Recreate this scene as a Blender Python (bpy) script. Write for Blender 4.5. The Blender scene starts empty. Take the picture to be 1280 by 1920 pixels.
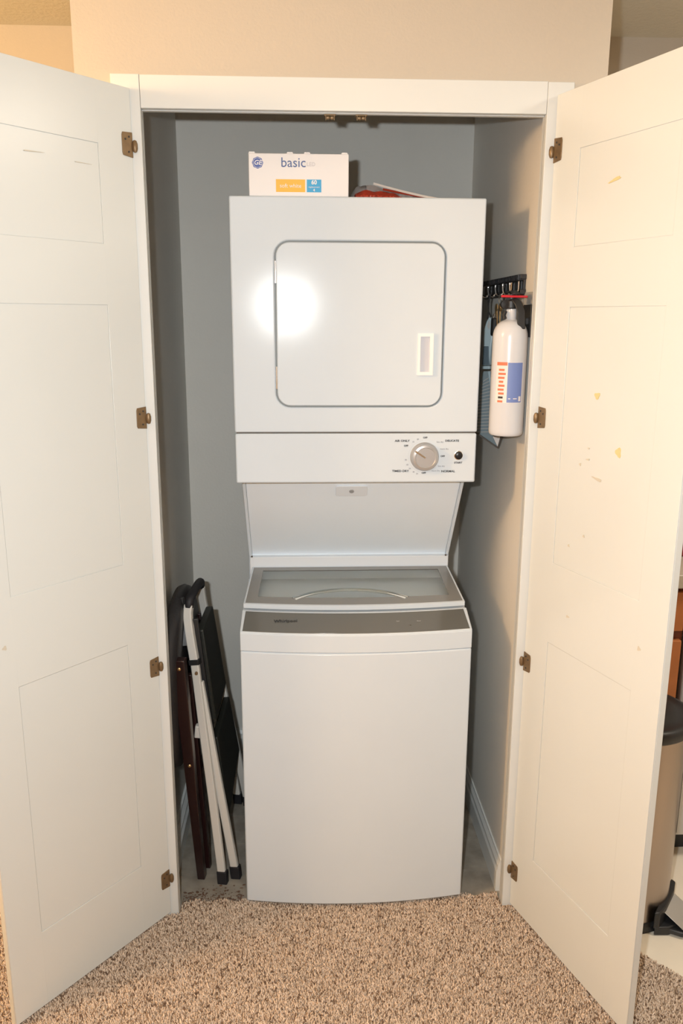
import bpy, bmesh, math, random
import numpy as np
from mathutils import Vector, Matrix
S = bpy.context.scene
C = S.collection
random.seed(4)
rng = np.random.default_rng(7)

# ---------------------------------------------------------------- camera
cam = bpy.data.objects.new('camera', bpy.data.cameras.new('camera'))
C.objects.link(cam); S.camera = cam
CY, CP, CR, CF = -0.0451, -0.2327, 0.0043, 1537.4
_cy, _sy = math.cos(CY), math.sin(CY)
fwd = Vector((-_sy*math.cos(CP), _cy*math.cos(CP), math.sin(CP)))
rt = Vector((_cy, _sy, 0)); up = rt.cross(fwd)
r2 = rt*math.cos(CR) + up*math.sin(CR); u2 = -rt*math.sin(CR) + up*math.cos(CR)
M = Matrix((r2, u2, -fwd)).transposed().to_4x4()
M.translation = Vector((-0.0938, -1.9722, 1.5891))
cam.matrix_world = M
cam.data.sensor_fit = 'VERTICAL'; cam.data.sensor_height = 36; cam.data.sensor_width = 24
cam.data.lens = CF/1920*36; cam.data.clip_start = 0.02

# ---------------------------------------------------------------- world, lights, exposure
S.view_settings.view_transform = 'Standard'; S.view_settings.look = 'None'
S.view_settings.gamma = 1; S.view_settings.use_curve_mapping = False
S.view_settings.exposure = 0.0
W = bpy.data.worlds.new('world'); S.world = W; W.use_nodes = True
W.node_tree.nodes['Background'].inputs[0].default_value = (0.9, 0.8, 0.68, 1)
W.node_tree.nodes['Background'].inputs[1].default_value = 0.0

def light(name, typ, loc, power, col, size=0.1, size_y=None, target=None):
    l = bpy.data.lights.new(name, typ); l.energy = power; l.color = col
    if typ == 'AREA':
        l.size = size
        if size_y: l.shape = 'RECTANGLE'; l.size_y = size_y
    else: l.shadow_soft_size = size
    o = bpy.data.objects.new(name, l); C.objects.link(o); o.location = loc
    if target is not None:
        d = Vector(target)-Vector(loc); o.rotation_euler = d.to_track_quat('-Z', 'Y').to_euler()
    return o
light('camera_flash', 'AREA', (-0.185, -1.965, 1.645), 26.5, (0.94, 0.985, 1.0), 0.035, 0.02, (-0.0, 0.1, 0.9))
light('room_lamp', 'POINT', (-1.95, -1.02, 2.09), 92, (1.0, 0.62, 0.30), 0.10)
light('hall_lamp', 'POINT', (-1.75, -0.25, 1.85), 14, (1.0, 0.75, 0.27), 0.10)
light('ceiling_fill', 'AREA', (0.2, -2.4, 2.40), 9, (1.0, 0.80, 0.58), 0.5, 0.5, (0.2, -2.4, 0))  # added warm fill light, unseen, near the ceiling behind the camera
light('kitchen_lamp', 'AREA', (1.5, -0.5, 2.40), 22, (1.0, 0.88, 0.72), 0.4, 0.4, (1.5, -0.5, 0))

# ---------------------------------------------------------------- materials
def mat(name, col, rough=0.5, metal=0.0, bump=0.0, bscale=200, var=0.0, vscale=8, spec=0.5, coat=0.0, detail=3):
    m = bpy.data.materials.new(name); m.use_nodes = True
    nt = m.node_tree; b = nt.nodes['Principled BSDF']
    b.inputs['Base Color'].default_value = (*col, 1); b.inputs['Roughness'].default_value = rough
    b.inputs['Metallic'].default_value = metal
    b.inputs['Specular IOR Level'].default_value = spec
    b.inputs['Coat Weight'].default_value = coat; b.inputs['Coat Roughness'].default_value = 0.08
    tc = nt.nodes.new('ShaderNodeTexCoord')
    n = nt.nodes.new('ShaderNodeTexNoise'); n.inputs['Scale'].default_value = vscale; n.inputs['Detail'].default_value = detail
    nt.links.new(tc.outputs['Object'], n.inputs['Vector'])
    mx = nt.nodes.new('ShaderNodeMix'); mx.data_type = 'RGBA'
    v = max(var, 0.02)
    mx.inputs[6].default_value = (*[max(0, c*(1-v)) for c in col], 1)
    mx.inputs[7].default_value = (*[min(1, c*(1+v)) for c in col], 1)
    nt.links.new(n.outputs['Fac'], mx.inputs[0]); nt.links.new(mx.outputs[2], b.inputs['Base Color'])
    if bump > 0:
        n2 = nt.nodes.new('ShaderNodeTexNoise'); n2.inputs['Scale'].default_value = bscale; n2.inputs['Detail'].default_value = 2
        nt.links.new(tc.outputs['Object'], n2.inputs['Vector'])
        bp = nt.nodes.new('ShaderNodeBump'); bp.inputs['Strength'].default_value = bump; bp.inputs['Distance'].default_value = 0.002
        nt.links.new(n2.outputs['Fac'], bp.inputs['Height']); nt.links.new(bp.outputs['Normal'], b.inputs['Normal'])
    return m
M_wall = mat('hall_paint', (0.56, 0.50, 0.42), 0.75, bump=0.35, bscale=160, spec=0.25)
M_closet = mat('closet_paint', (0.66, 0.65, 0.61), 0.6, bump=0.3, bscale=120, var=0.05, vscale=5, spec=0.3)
M_closet_lit = mat('closet_paint_lit', (0.80, 0.77, 0.71), 0.5, bump=0.3, bscale=120, var=0.05, vscale=5, spec=0.4)  # same closet paint, lightened: missing light on the right wall is in the colour
M_ceil = mat('ceiling_texture', (0.68, 0.64, 0.54), 0.9, bump=0.9, bscale=90, spec=0.1)
M_trim = mat('trim_paint', (0.70, 0.725, 0.72), 0.35, bump=0.08, bscale=60)
M_door = mat('door_paint', (0.69, 0.72, 0.71), 0.27, bump=0.06, bscale=40, var=0.03, vscale=3)
M_edge = mat('door_edge_paint', (0.84, 0.81, 0.72), 0.4)
M_app = mat('appliance_enamel', (0.64, 0.705, 0.765), 0.13, bump=0.04, bscale=900, spec=0.09)
M_plw = mat('white_plastic', (0.77, 0.81, 0.85), 0.4)
M_rec = mat('recess_plastic', (0.84, 0.91, 0.97), 0.4)
M_handle = mat('handle_plastic', (0.86, 0.86, 0.85), 0.35)
M_gasket = mat('door_gap_gasket', (0.24, 0.25, 0.24), 0.5)
M_gap = mat('dark_gap', (0.12, 0.105, 0.09), 0.8)
M_chrome = mat('chrome', (0.85, 0.85, 0.86), 0.15, 1.0)
M_knob = mat('satin_silver_plastic', (0.50, 0.50, 0.51), 0.32, 0.55)
M_steel = mat('brushed_steel', (0.40, 0.34, 0.30), 0.30, 1.0)
M_brass = mat('aged_brass', (0.23, 0.155, 0.085), 0.42, 0.55, var=0.25, vscale=90)
M_black = mat('black_plastic', (0.016, 0.017, 0.019), 0.45)
M_blackm = mat('black_metal', (0.010, 0.010, 0.012), 0.32)
M_print = mat('grey_print', (0.30, 0.31, 0.34), 0.6)
M_printk = mat('dark_print', (0.035, 0.035, 0.035), 0.5)
M_console = mat('console_grey', (0.14, 0.14, 0.13), 0.13, spec=0.6, var=0.03)
M_lidframe = mat('lid_frame_grey', (0.25, 0.25, 0.24), 0.12, spec=0.6)
M_tub = mat('tub_plastic', (0.66, 0.70, 0.70), 0.4)
M_tubin = mat('tub_steel', (0.42, 0.47, 0.50), 0.35, 0.7)
M_red = mat('red_plastic', (0.62, 0.02, 0.035), 0.35)
M_extin = mat('extinguisher_enamel', (0.65, 0.66, 0.69), 0.22)
M_lblue = mat('label_blue', (0.17, 0.24, 0.52), 0.5)
M_lred = mat('label_orange', (0.70, 0.18, 0.09), 0.5)
M_lwhite = mat('label_white', (0.80, 0.74, 0.70), 0.5)
M_card = mat('white_card', (0.80, 0.77, 0.76), 0.45)
M_yellow = mat('print_yellow', (0.82, 0.47, 0.045), 0.5)
M_cyan = mat('print_cyan', (0.045, 0.36, 0.66), 0.5)
M_navy = mat('print_blue', (0.07, 0.12, 0.30), 0.5)
M_logo = mat('logo_blue', (0.07, 0.12, 0.38), 0.5)
M_mahog = mat('dark_mahogany', (0.018, 0.006, 0.006), 0.35, var=0.3, vscale=12, coat=0.3)
M_vinyl = mat('black_leatherette', (0.022, 0.021, 0.023), 0.5, bump=0.3, bscale=160)
M_wtube = mat('white_tube_enamel', (0.66, 0.645, 0.605), 0.35)
M_tread = mat('black_tread', (0.014, 0.016, 0.013), 0.5, bump=0.4, bscale=300)
M_rubber = mat('black_rubber', (0.012, 0.012, 0.016), 0.6)
M_blueplas = mat('pale_blue_plastic', (0.42, 0.53, 0.58), 0.3)
M_bluedark = mat('slate_blue_rubber', (0.10, 0.14, 0.17), 0.5)
M_slats = mat('slate_plastic', (0.23, 0.29, 0.32), 0.4)
M_gold = mat('key_brass', (0.62, 0.42, 0.20), 0.3, 0.9)
M_grey = mat('grey_plastic', (0.45, 0.45, 0.44), 0.5)
M_wood = mat('cherry_cabinet_wood', (0.46, 0.165, 0.055), 0.35, var=0.22, vscale=14)
M_wooddk = mat('cherry_wood_dark', (0.20, 0.060, 0.028), 0.4, var=0.2, vscale=14)
M_counter = mat('grey_laminate', (0.47, 0.44, 0.38), 0.35, var=0.18, vscale=60)
M_dish = mat('pale_appliance_steel', (0.50, 0.50, 0.49), 0.35, 0.5)
M_debris = mat('rust_debris', (0.13, 0.075, 0.05), 0.9, var=0.5, vscale=60)
M_stain = mat('yellowed_scuff', (0.72, 0.60, 0.30), 0.5)
M_stain2 = mat('filler_spot', (0.60, 0.565, 0.48), 0.5)

def mottled_floor():
    m = mat('grey_mottled_vinyl', (0.28, 0.255, 0.215), 0.6, var=0.75, vscale=16, detail=9)
    return m
M_floor = mottled_floor()
M_kfloor = mat('kitchen_vinyl', (0.80, 0.73, 0.61), 0.3, var=0.10, vscale=9)
def glass_mat():
    m = bpy.data.materials.new('lid_glass'); m.use_nodes = True
    b = m.node_tree.nodes['Principled BSDF']
    b.inputs['Base Color'].default_value = (0.93, 0.96, 0.95, 1); b.inputs['Roughness'].default_value = 0.03
    b.inputs['Transmission Weight'].default_value = 1.0; b.inputs['IOR'].default_value = 1.1
    return m
M_glass = glass_mat()
def clear_plastic():
    m = bpy.data.materials.new('clear_bag_plastic'); m.use_nodes = True
    b = m.node_tree.nodes['Principled BSDF']
    b.inputs['Base Color'].default_value = (0.45, 0.40, 0.38, 1); b.inputs['Roughness'].default_value = 0.25
    b.inputs['Alpha'].default_value = 0.75
    return m
M_bag = clear_plastic()
def carpet_mat():
    m = bpy.data.materials.new('carpet_yarn'); m.use_nodes = True
    nt = m.node_tree; b = nt.nodes['Principled BSDF']
    a = nt.nodes.new('ShaderNodeAttribute'); a.attribute_name = 'yarn'
    nt.links.new(a.outputs['Color'], b.inputs['Base Color'])
    b.inputs['Roughness'].default_value = 0.95; b.inputs['Specular IOR Level'].default_value = 0.1
    return m
M_yarn = carpet_mat()
M_cbase = mat('carpet_base', (0.33, 0.235, 0.16), 0.95, var=0.6, vscale=220, bump=1.0, bscale=260, spec=0.1)

# ---------------------------------------------------------------- helpers
def add_box(bm, lo, hi, mtx=None):
    vs = [bm.verts.new((x, y, z)) for x in (lo[0], hi[0]) for y in (lo[1], hi[1]) for z in (lo[2], hi[2])]
    if mtx is not None:
        for v in vs: v.co = mtx @ v.co
    f = [(0,1,3,2),(4,6,7,5),(0,4,5,1),(2,3,7,6),(0,2,6,4),(1,5,7,3)]
    for q in f: bm.faces.new([vs[i] for i in q])
    return vs
def add_prism(bm, pts, a, b, axis='z'):
    """closed outline pts (2D) extruded between a and b along axis"""
    def P(p, t):
        return {'z': (p[0], p[1], t), 'y': (p[0], t, p[1]), 'x': (t, p[0], p[1])}[axis]
    A = [bm.verts.new(P(p, a)) for p in pts]; B = [bm.verts.new(P(p, b)) for p in pts]
    bm.faces.new(A[::-1]); bm.faces.new(B)
    n = len(pts)
    for i in range(n): bm.faces.new((A[i], A[(i+1) % n], B[(i+1) % n], B[i]))
def rrect(x0, x1, y0, y1, r, n=6):
    out = []
    for cx, cy, a0 in ((x1-r, y1-r, 0), (x0+r, y1-r, 90), (x0+r, y0+r, 180), (x1-r, y0+r, 270)):
        for k in range(n+1):
            a = math.radians(a0 + 90*k/n); out.append((cx+r*math.cos(a), cy+r*math.sin(a)))
    return out
def add_tube(bm, pts, r, n=10, cap=True, flat=None):
    """tube along points; flat=(ru, rv) gives an elliptic/rect section"""
    pts = [Vector(p) for p in pts]; rings = []
    ref = Vector((0, 0, 1))
    d0 = (pts[1]-pts[0]).normalized()
    if abs(d0.dot(ref)) > 0.95: ref = Vector((0, 1, 0))
    u = d0.cross(ref).normalized()
    for i, p in enumerate(pts):
        d = (pts[min(i+1, len(pts)-1)]-pts[max(i-1, 0)]).normalized()
        u = (u - d*u.dot(d)).normalized(); v = d.cross(u)
        rr = r[i] if isinstance(r, (list, tuple)) else r
        rings.append([bm.verts.new(p + u*math.cos(2*math.pi*k/n)*rr + v*math.sin(2*math.pi*k/n)*rr) for k in range(n)])
    for a, b in zip(rings, rings[1:]):
        for k in range(n): bm.faces.new((a[k], a[(k+1) % n], b[(k+1) % n], b[k]))
    if cap: bm.faces.new(rings[0][::-1]); bm.faces.new(rings[-1])
def add_bar(bm, pts, w, t, wdir):
    """rectangular bar through pts; w along wdir, t across"""
    pts = [Vector(p) for p in pts]; wd = Vector(wdir).normalized(); rings = []
    for i, p in enumerate(pts):
        d = (pts[min(i+1, len(pts)-1)]-pts[max(i-1, 0)]).normalized()
        u = (wd - d*wd.dot(d)).normalized(); v = d.cross(u)
        ww = w[i] if isinstance(w, (list, tuple)) else w
        rings.append([bm.verts.new(p + u*a*ww/2 + v*b*t/2) for a, b in ((-1,-1),(1,-1),(1,1),(-1,1))])
    for a, b in zip(rings, rings[1:]):
        for k in range(4): bm.faces.new((a[k], a[(k+1) % 4], b[(k+1) % 4], b[k]))
    bm.faces.new(rings[0][::-1]); bm.faces.new(rings[-1])
def add_lathe(bm, prof, c=(0, 0, 0), n=32, axis='z', cap=True, sy=1.0):
    rings = []
    for r, h in prof:
        ring = []
        for k in range(n):
            a = 2*math.pi*k/n; x, y = r*math.cos(a), r*math.sin(a)*sy
            p = {'z': (x, y, h), 'y': (x, h, y), 'x': (h, x, y)}[axis]
            ring.append(bm.verts.new(Vector(c)+Vector(p)))
        rings.append(ring)
    for a, b in zip(rings, rings[1:]):
        for k in range(n): bm.faces.new((a[k], a[(k+1) % n], b[(k+1) % n], b[k]))
    if cap: bm.faces.new(rings[0][::-1]); bm.faces.new(rings[-1])
def world_loc(o):
    v = Vector((0, 0, 0))
    while o is not None: v += o.location; o = o.parent
    return v
def obj(name, bm, m, parent=None, bevel=0.0, seg=2, smooth=False, local=False, angle=40):
    """links bm as one mesh object; geometry given in world coordinates unless local"""
    bmesh.ops.recalc_face_normals(bm, faces=bm.faces)
    me = bpy.data.meshes.new(name); 
    if parent is not None and not local:
        off = world_loc(parent)
        for v in bm.verts: v.co -= off
    bm.to_mesh(me); bm.free()
    o = bpy.data.objects.new(name, me); C.objects.link(o); me.materials.append(m)
    if parent is not None: o.parent = parent
    if bevel > 0:
        b = o.modifiers.new('bevel', 'BEVEL'); b.width = bevel; b.segments = seg; b.limit_method = 'ANGLE'; b.angle_limit = math.radians(40)
    if smooth or bevel > 0:
        for p in me.polygons: p.use_smooth = True
        try: me.set_sharp_from_angle(angle=math.radians(angle))
        except Exception: pass
    return o
def box(name, lo, hi, m, parent=None, bevel=0.0, local=False, seg=2):
    bm = bmesh.new(); add_box(bm, lo, hi); return obj(name, bm, m, parent, bevel, seg, local=local)
def recenter(o):
    vs = [Vector(v.co) for v in o.data.vertices]
    lo = Vector([min(v[i] for v in vs) for i in range(3)]); hi = Vector([max(v[i] for v in vs) for i in range(3)])
    c = Vector(((lo.x+hi.x)/2, (lo.y+hi.y)/2, lo.z))
    for v in o.data.vertices: v.co -= c
    o.location = c; return o
def struct(o): o['kind'] = 'structure'; return o
def thing(name, label, cat, loc=(0, 0, 0), group=None):
    o = bpy.data.objects.new(name, None); C.objects.link(o); o.location = loc; o.empty_display_size = 0.05
    o['label'] = label; o['category'] = cat
    if group: o['group'] = group
    return o
def tag(o, label, cat, group=None):
    o['label'] = label; o['category'] = cat
    if group: o['group'] = group
    return o
FONT = None
def text(name, s, size, loc, m, parent, rot=(math.pi/2, 0, 0), align='CENTER', depth=0.0003, xs=1.0, bold=0.0, shear=0.0):
    cu = bpy.data.curves.new(name, 'FONT'); cu.body = s; cu.size = size; cu.align_x = align; cu.align_y = 'CENTER'
    cu.extrude = depth; cu.offset = bold; cu.shear = shear; cu.resolution_u = 3
    t = bpy.data.objects.new(name, cu); C.objects.link(t)
    dg = bpy.context.evaluated_depsgraph_get()
    me = bpy.data.meshes.new_from_object(t.evaluated_get(dg)); bpy.data.objects.remove(t)
    from mathutils import Euler
    mt = Euler(rot).to_matrix()
    off = world_loc(parent)
    for v in me.vertices:
        v.co.x *= xs; v.co = mt @ v.co + Vector(loc) - off
    me.materials.clear(); me.materials.append(m); me.name = name
    o = bpy.data.objects.new(name, me); C.objects.link(o); o.parent = parent
    return o

# ---------------------------------------------------------------- room shell
H = 0.447      # half width of the opening
HZ = 2.031     # opening height
FT = -0.018    # face of the casing
XL, XR, YB = -0.497, 0.457, 0.86   # closet inside
WX0, WX1 = -0.582, 0.580           # outer ends of the closet block
FLZ = -0.012
CEIL = 2.44
RL, RR, RF, RN = -2.4, 2.6, 0.80, -3.4   # room: left, right, far wall, near wall

struct(box('floor', (RL, RN, FLZ-0.05), (RR, 1.0, FLZ), M_kfloor))
bm = bmesh.new(); add_box(bm, (XL, 0.0, FLZ), (XR, YB, FLZ+0.0005))
fc = struct(obj('floor_closet', bm, M_gap))
for row in range(6):      # vinyl planks laid across the closet, staggered
    y0 = 0.0 + row*0.146; y1 = min(y0+0.1447, YB-0.001)
    xs_ = [XL+0.001, (-0.08, 0.16, -0.20, 0.05, 0.20, -0.1)[row], XR-0.001]
    for i in range(2):
        dz = random.uniform(0, 0.0003)
        pk = box('plank', (xs_[i]+0.0007, y0, FLZ+0.0005), (xs_[i+1]-0.0007, y1, FLZ+0.0024+dz), M_floor, fc)
struct(box('ceiling', (RL, RN, CEIL), (RR, 1.0, CEIL+0.05), M_ceil))
bm = bmesh.new()      # front wall of the closet block with the opening cut out
add_box(bm, (WX0, 0, FLZ), (-H, 0.012, CEIL)); add_box(bm, (H, 0, FLZ), (WX1, 0.012, CEIL)); add_box(bm, (-H, 0, HZ), (H, 0.012, CEIL))
struct(obj('wall_front', bm, M_wall))
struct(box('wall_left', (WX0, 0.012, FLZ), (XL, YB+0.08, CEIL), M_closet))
struct(box('wall_right', (XR, 0.012, FLZ), (WX1, YB+0.08, CEIL), M_closet_lit))
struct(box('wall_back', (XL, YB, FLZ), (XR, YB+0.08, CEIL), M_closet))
# outer skins of the closet block, in hall paint
struct(box('wall_hall_side', (WX0-0.006, 0.0, FLZ), (WX0, RF, CEIL), M_wall))
struct(box('wall_kitchen_side', (WX1, 0.0, FLZ), (WX1+0.004, RF, CEIL), M_wall))
struct(box('wall_far_left', (RL, RF, FLZ), (WX0, RF+0.08, CEIL), M_wall))
struct(box('wall_far_right', (WX1, RF, FLZ), (RR, RF+0.08, CEIL), M_wall))
struct(box('wall_room_left', (RL-0.08, RN, FLZ), (RL, RF+0.08, CEIL), M_wall))
struct(box('wall_room_right', (RR, RN, FLZ), (RR+0.08, RF+0.08, CEIL), M_wall))
struct(box('wall_near', (RL, RN-0.08, FLZ), (RR, RN, CEIL), M_wall))

# casing (face frame)
TT = 2.098
struct(box('trim_1', (-0.509, FT, FLZ+0.003), (-H, 0, TT+0.001), M_trim, bevel=0.0015))
struct(box('trim_2', (H, FT, FLZ+0.003), (0.506, 0, TT-0.001), M_trim, bevel=0.0015))
t3 = struct(box('trim_3', (-H+0.0006, FT+0.0005, HZ), (H-0.0006, 0, TT), M_trim, bevel=0.0012))
# jamb returns behind the casing
struct(box('trim_4', (-H-0.0005, 0.0, FLZ+0.003), (-H+0.0002, 0.013, HZ), M_trim))
struct(box('trim_5', (H-0.0002, 0.0, FLZ+0.003), (H+0.0005, 0.013, HZ), M_trim))
struct(box('trim_6', (-H, 0.0, HZ-0.0015), (H, 0.0125, HZ+0.004), M_trim))

# baseboards: moulded profile
def baseboard(name, p0, p1, inward, h=0.092, t=0.014):
    prof = [(0, 0), (t, 0), (t, h*0.62), (t*0.75, h*0.72), (t*0.75, h*0.82), (t*0.35, h*0.94), (t*0.3, h), (0, h)]
    p0, p1, n = Vector(p0), Vector(p1), Vector(inward); bm = bmesh.new()
    A = [bm.verts.new(p0+n*a+Vector((0, 0, b+FLZ+0.002))) for a, b in prof]; B = [bm.verts.new(p1+n*a+Vector((0, 0, b+FLZ+0.002))) for a, b in prof]
    k = len(prof); bm.faces.new(A); bm.faces.new(B[::-1])
    for i in range(k): bm.faces.new((A[i], B[i], B[(i+1) % k], A[(i+1) % k]))
    return struct(obj(name, bm, M_trim))
baseboard('baseboard_left', (XL, 0.03, 0), (XL, YB-0.015, 0), (1, 0, 0), t=0.024)
baseboard('baseboard_right', (XR, 0.045, 0), (XR, YB-0.015, 0), (-1, 0, 0), h=0.10)
baseboard('baseboard_back', (XL, YB, 0), (XR, YB, 0), (0, -1, 0))
baseboard('baseboard_far_left', (RL, RF, 0), (WX0-0.006, RF, 0), (0, -1, 0))

# two roller catches under the header
for cx_ in (-0.034, 0.036):
    bm = bmesh.new(); add_box(bm, (cx_-0.013, 0.004, HZ-0.0045), (cx_+0.013, 0.026, HZ-0.0018))
    k = obj('door_catch', bm, M_brass, t3, bevel=0.0006)
    bm = bmesh.new()
    for dx in (-0.0045, 0.0045):
        add_lathe(bm, [(0.0005, -0.0035), (0.0034, -0.0035), (0.0042, 0), (0.0034, 0.0035), (0.0005, 0.0035)], (cx_+dx, 0.006, HZ-0.009), 12, 'x')
    add_box(bm, (cx_-0.010, 0.004, HZ-0.014), (cx_-0.0088, 0.012, HZ-0.004)); add_box(bm, (cx_+0.0088, 0.004, HZ-0.014), (cx_+0.010, 0.012, HZ-0.004))
    obj('catch_roller', bm, M_brass, t3, smooth=True)

# ---------------------------------------------------------------- carpet
CARX0, CARX1, CARY0 = -1.25, 1.30, -1.05
def in_carpet(x, y):
    edge = np.where(np.abs(x) < H-0.004, 0.028 + 0.004*np.sin(x*61) + 0.003*np.sin(x*143+1), FT-0.004)
    edge = np.where((x > -0.44) & (x < -0.26), 0.030-0.022*np.clip((np.abs(x+0.35)-0.02)/0.07, 0, 1)*0+0.006*np.sin(x*90), edge)
    ok = y < edge
    ok &= ~((np.abs(x) >= H-0.004) & (np.abs(x) < 0.52) & (y > FT-0.004))
    ok &= ~((x > 0.57) & (y > -(x-0.585)*1.17+0.0))
    left = (x < -0.60)
    return ok | (left & (y < RF))
poly = [(RL, RN), (2.6, RN), (2.6, -2.36), (0.585, 0.0-0.001), (0.50, -0.001), (0.50, -0.001), (H-0.001, -0.001), (H-0.001, 0.026), (-H+0.001, 0.026), (-H+0.001, -0.001), (-0.60, -0.001), (-0.60, RF), (RL, RF)]
bm = bmesh.new(); add_prism(bm, poly, FLZ+0.0022, FLZ+0.005, 'z')
struct(obj('floor_carpet', bm, M_cbase))
def carpet_pile():
    sp = 0.0042
    def grid(x0, x1, y0, y1, sp):
        gx, gy = np.meshgrid(np.arange(x0, x1, sp), np.arange(y0, y1, sp))
        x = gx.ravel()+rng.uniform(-.5, .5, gx.size)*sp; y = gy.ravel()+rng.uniform(-.5, .5, gx.size)*sp
        k = in_carpet(x, y); return x[k], y[k]
    xa, ya = grid(-1.05, 1.15, -0.80, 0.04, sp)
    xb, yb = grid(-1.25, -1.05, -0.8, 0.04, 0.008)
    x = np.concatenate([xa, xb]); y = np.concatenate([ya, yb]); n = len(x)
    d = rng.normal(0, 1, (n, 2)); d /= np.linalg.norm(d, axis=1)[:, None]
    lean = rng.uniform(0.0005, 0.0045, n); h = rng.uniform(0.0055, 0.0085, n); r = rng.uniform(0.0018, 0.0026, n)
    V = np.zeros((n, 9, 3)); rot = rng.uniform(0, 6.28, n)
    for lev, (hh, rr, ll) in enumerate(((0, 1.0, 0), (0.6, 1.15, 0.45), (1.0, 0.55, 1.0))):
        for k in range(3):
            a = rot + lev*0.7 + k*2.0944
            V[:, lev*3+k, 0] = x + np.cos(a)*r*rr + d[:, 0]*lean*ll
            V[:, lev*3+k, 1] = y + np.sin(a)*r*rr + d[:, 1]*lean*ll
            V[:, lev*3+k, 2] = FLZ+0.0045 + h*hh
    fq = []
    for lev in (0, 1):
        for k in range(3):
            a, b = lev*3+k, lev*3+(k+1) % 3; fq += [(a, b, b+3), (a, b+3, a+3)]
    fq.append((6, 7, 8)); fq = np.array(fq)
    F = (fq[None]+(np.arange(n)*9)[:, None, None]).reshape(-1, 3)
    me = bpy.data.meshes.new('carpet_pile')
    me.vertices.add(n*9); me.vertices.foreach_set('co', V.reshape(-1))
    me.loops.add(F.size); me.loops.foreach_set('vertex_index', F.reshape(-1).astype(np.int32))
    me.polygons.add(len(F)); me.polygons.foreach_set('loop_start', np.arange(0, F.size, 3, dtype=np.int32))
    try: me.polygons.foreach_set('loop_total', np.full(len(F), 3, dtype=np.int32))
    except Exception: pass
    me.update(calc_edges=True)
    # yarn colours: tan with dark brown and taupe flecks
    pal = np.array([(0.79, 0.63, 0.49), (0.87, 0.71, 0.57), (0.71, 0.55, 0.42), (0.49, 0.36, 0.26), (0.24, 0.155, 0.105)])
    idx = rng.choice(5, n, p=[0.36, 0.26, 0.16, 0.13, 0.09])
    col = pal[idx]*rng.uniform(0.88, 1.12, (n, 1))
    col = np.concatenate([col, np.ones((n, 1))], 1)
    at = me.color_attributes.new('yarn', 'FLOAT_COLOR', 'POINT')
    at.data.foreach_set('color', np.repeat(col, 9, axis=0).astype(np.float32).ravel())
    me.materials.append(M_yarn)
    o = bpy.data.objects.new('carpet_pile', me); C.objects.link(o)
    o['kind'] = 'stuff'; o['label'] = 'speckled tan and brown carpet pile in front of the closet'; o['category'] = 'carpet'
carpet_pile()

# debris by the left jamb
bm = bmesh.new()
for i in range(260):
    x = random.uniform(-0.445, -0.27); y = 0.028+abs(random.gauss(0, 0.030)); s = random.uniform(0.0008, 0.0030)
    if x > -0.275: continue
    v0 = len(bm.verts)
    g = bmesh.ops.create_icosphere(bm, subdivisions=1, radius=s, matrix=Matrix.Translation((x, y, FLZ+0.002+s*0.35)) @ Matrix.Diagonal((random.uniform(.6, 2.2), random.uniform(.6, 1.6), 0.45, 1)))
o = obj('floor_debris', bm, M_debris); o['kind'] = 'stuff'; tag(o, 'rusty crumbs and grit on the grey closet floor by the left jamb', 'debris')

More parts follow.
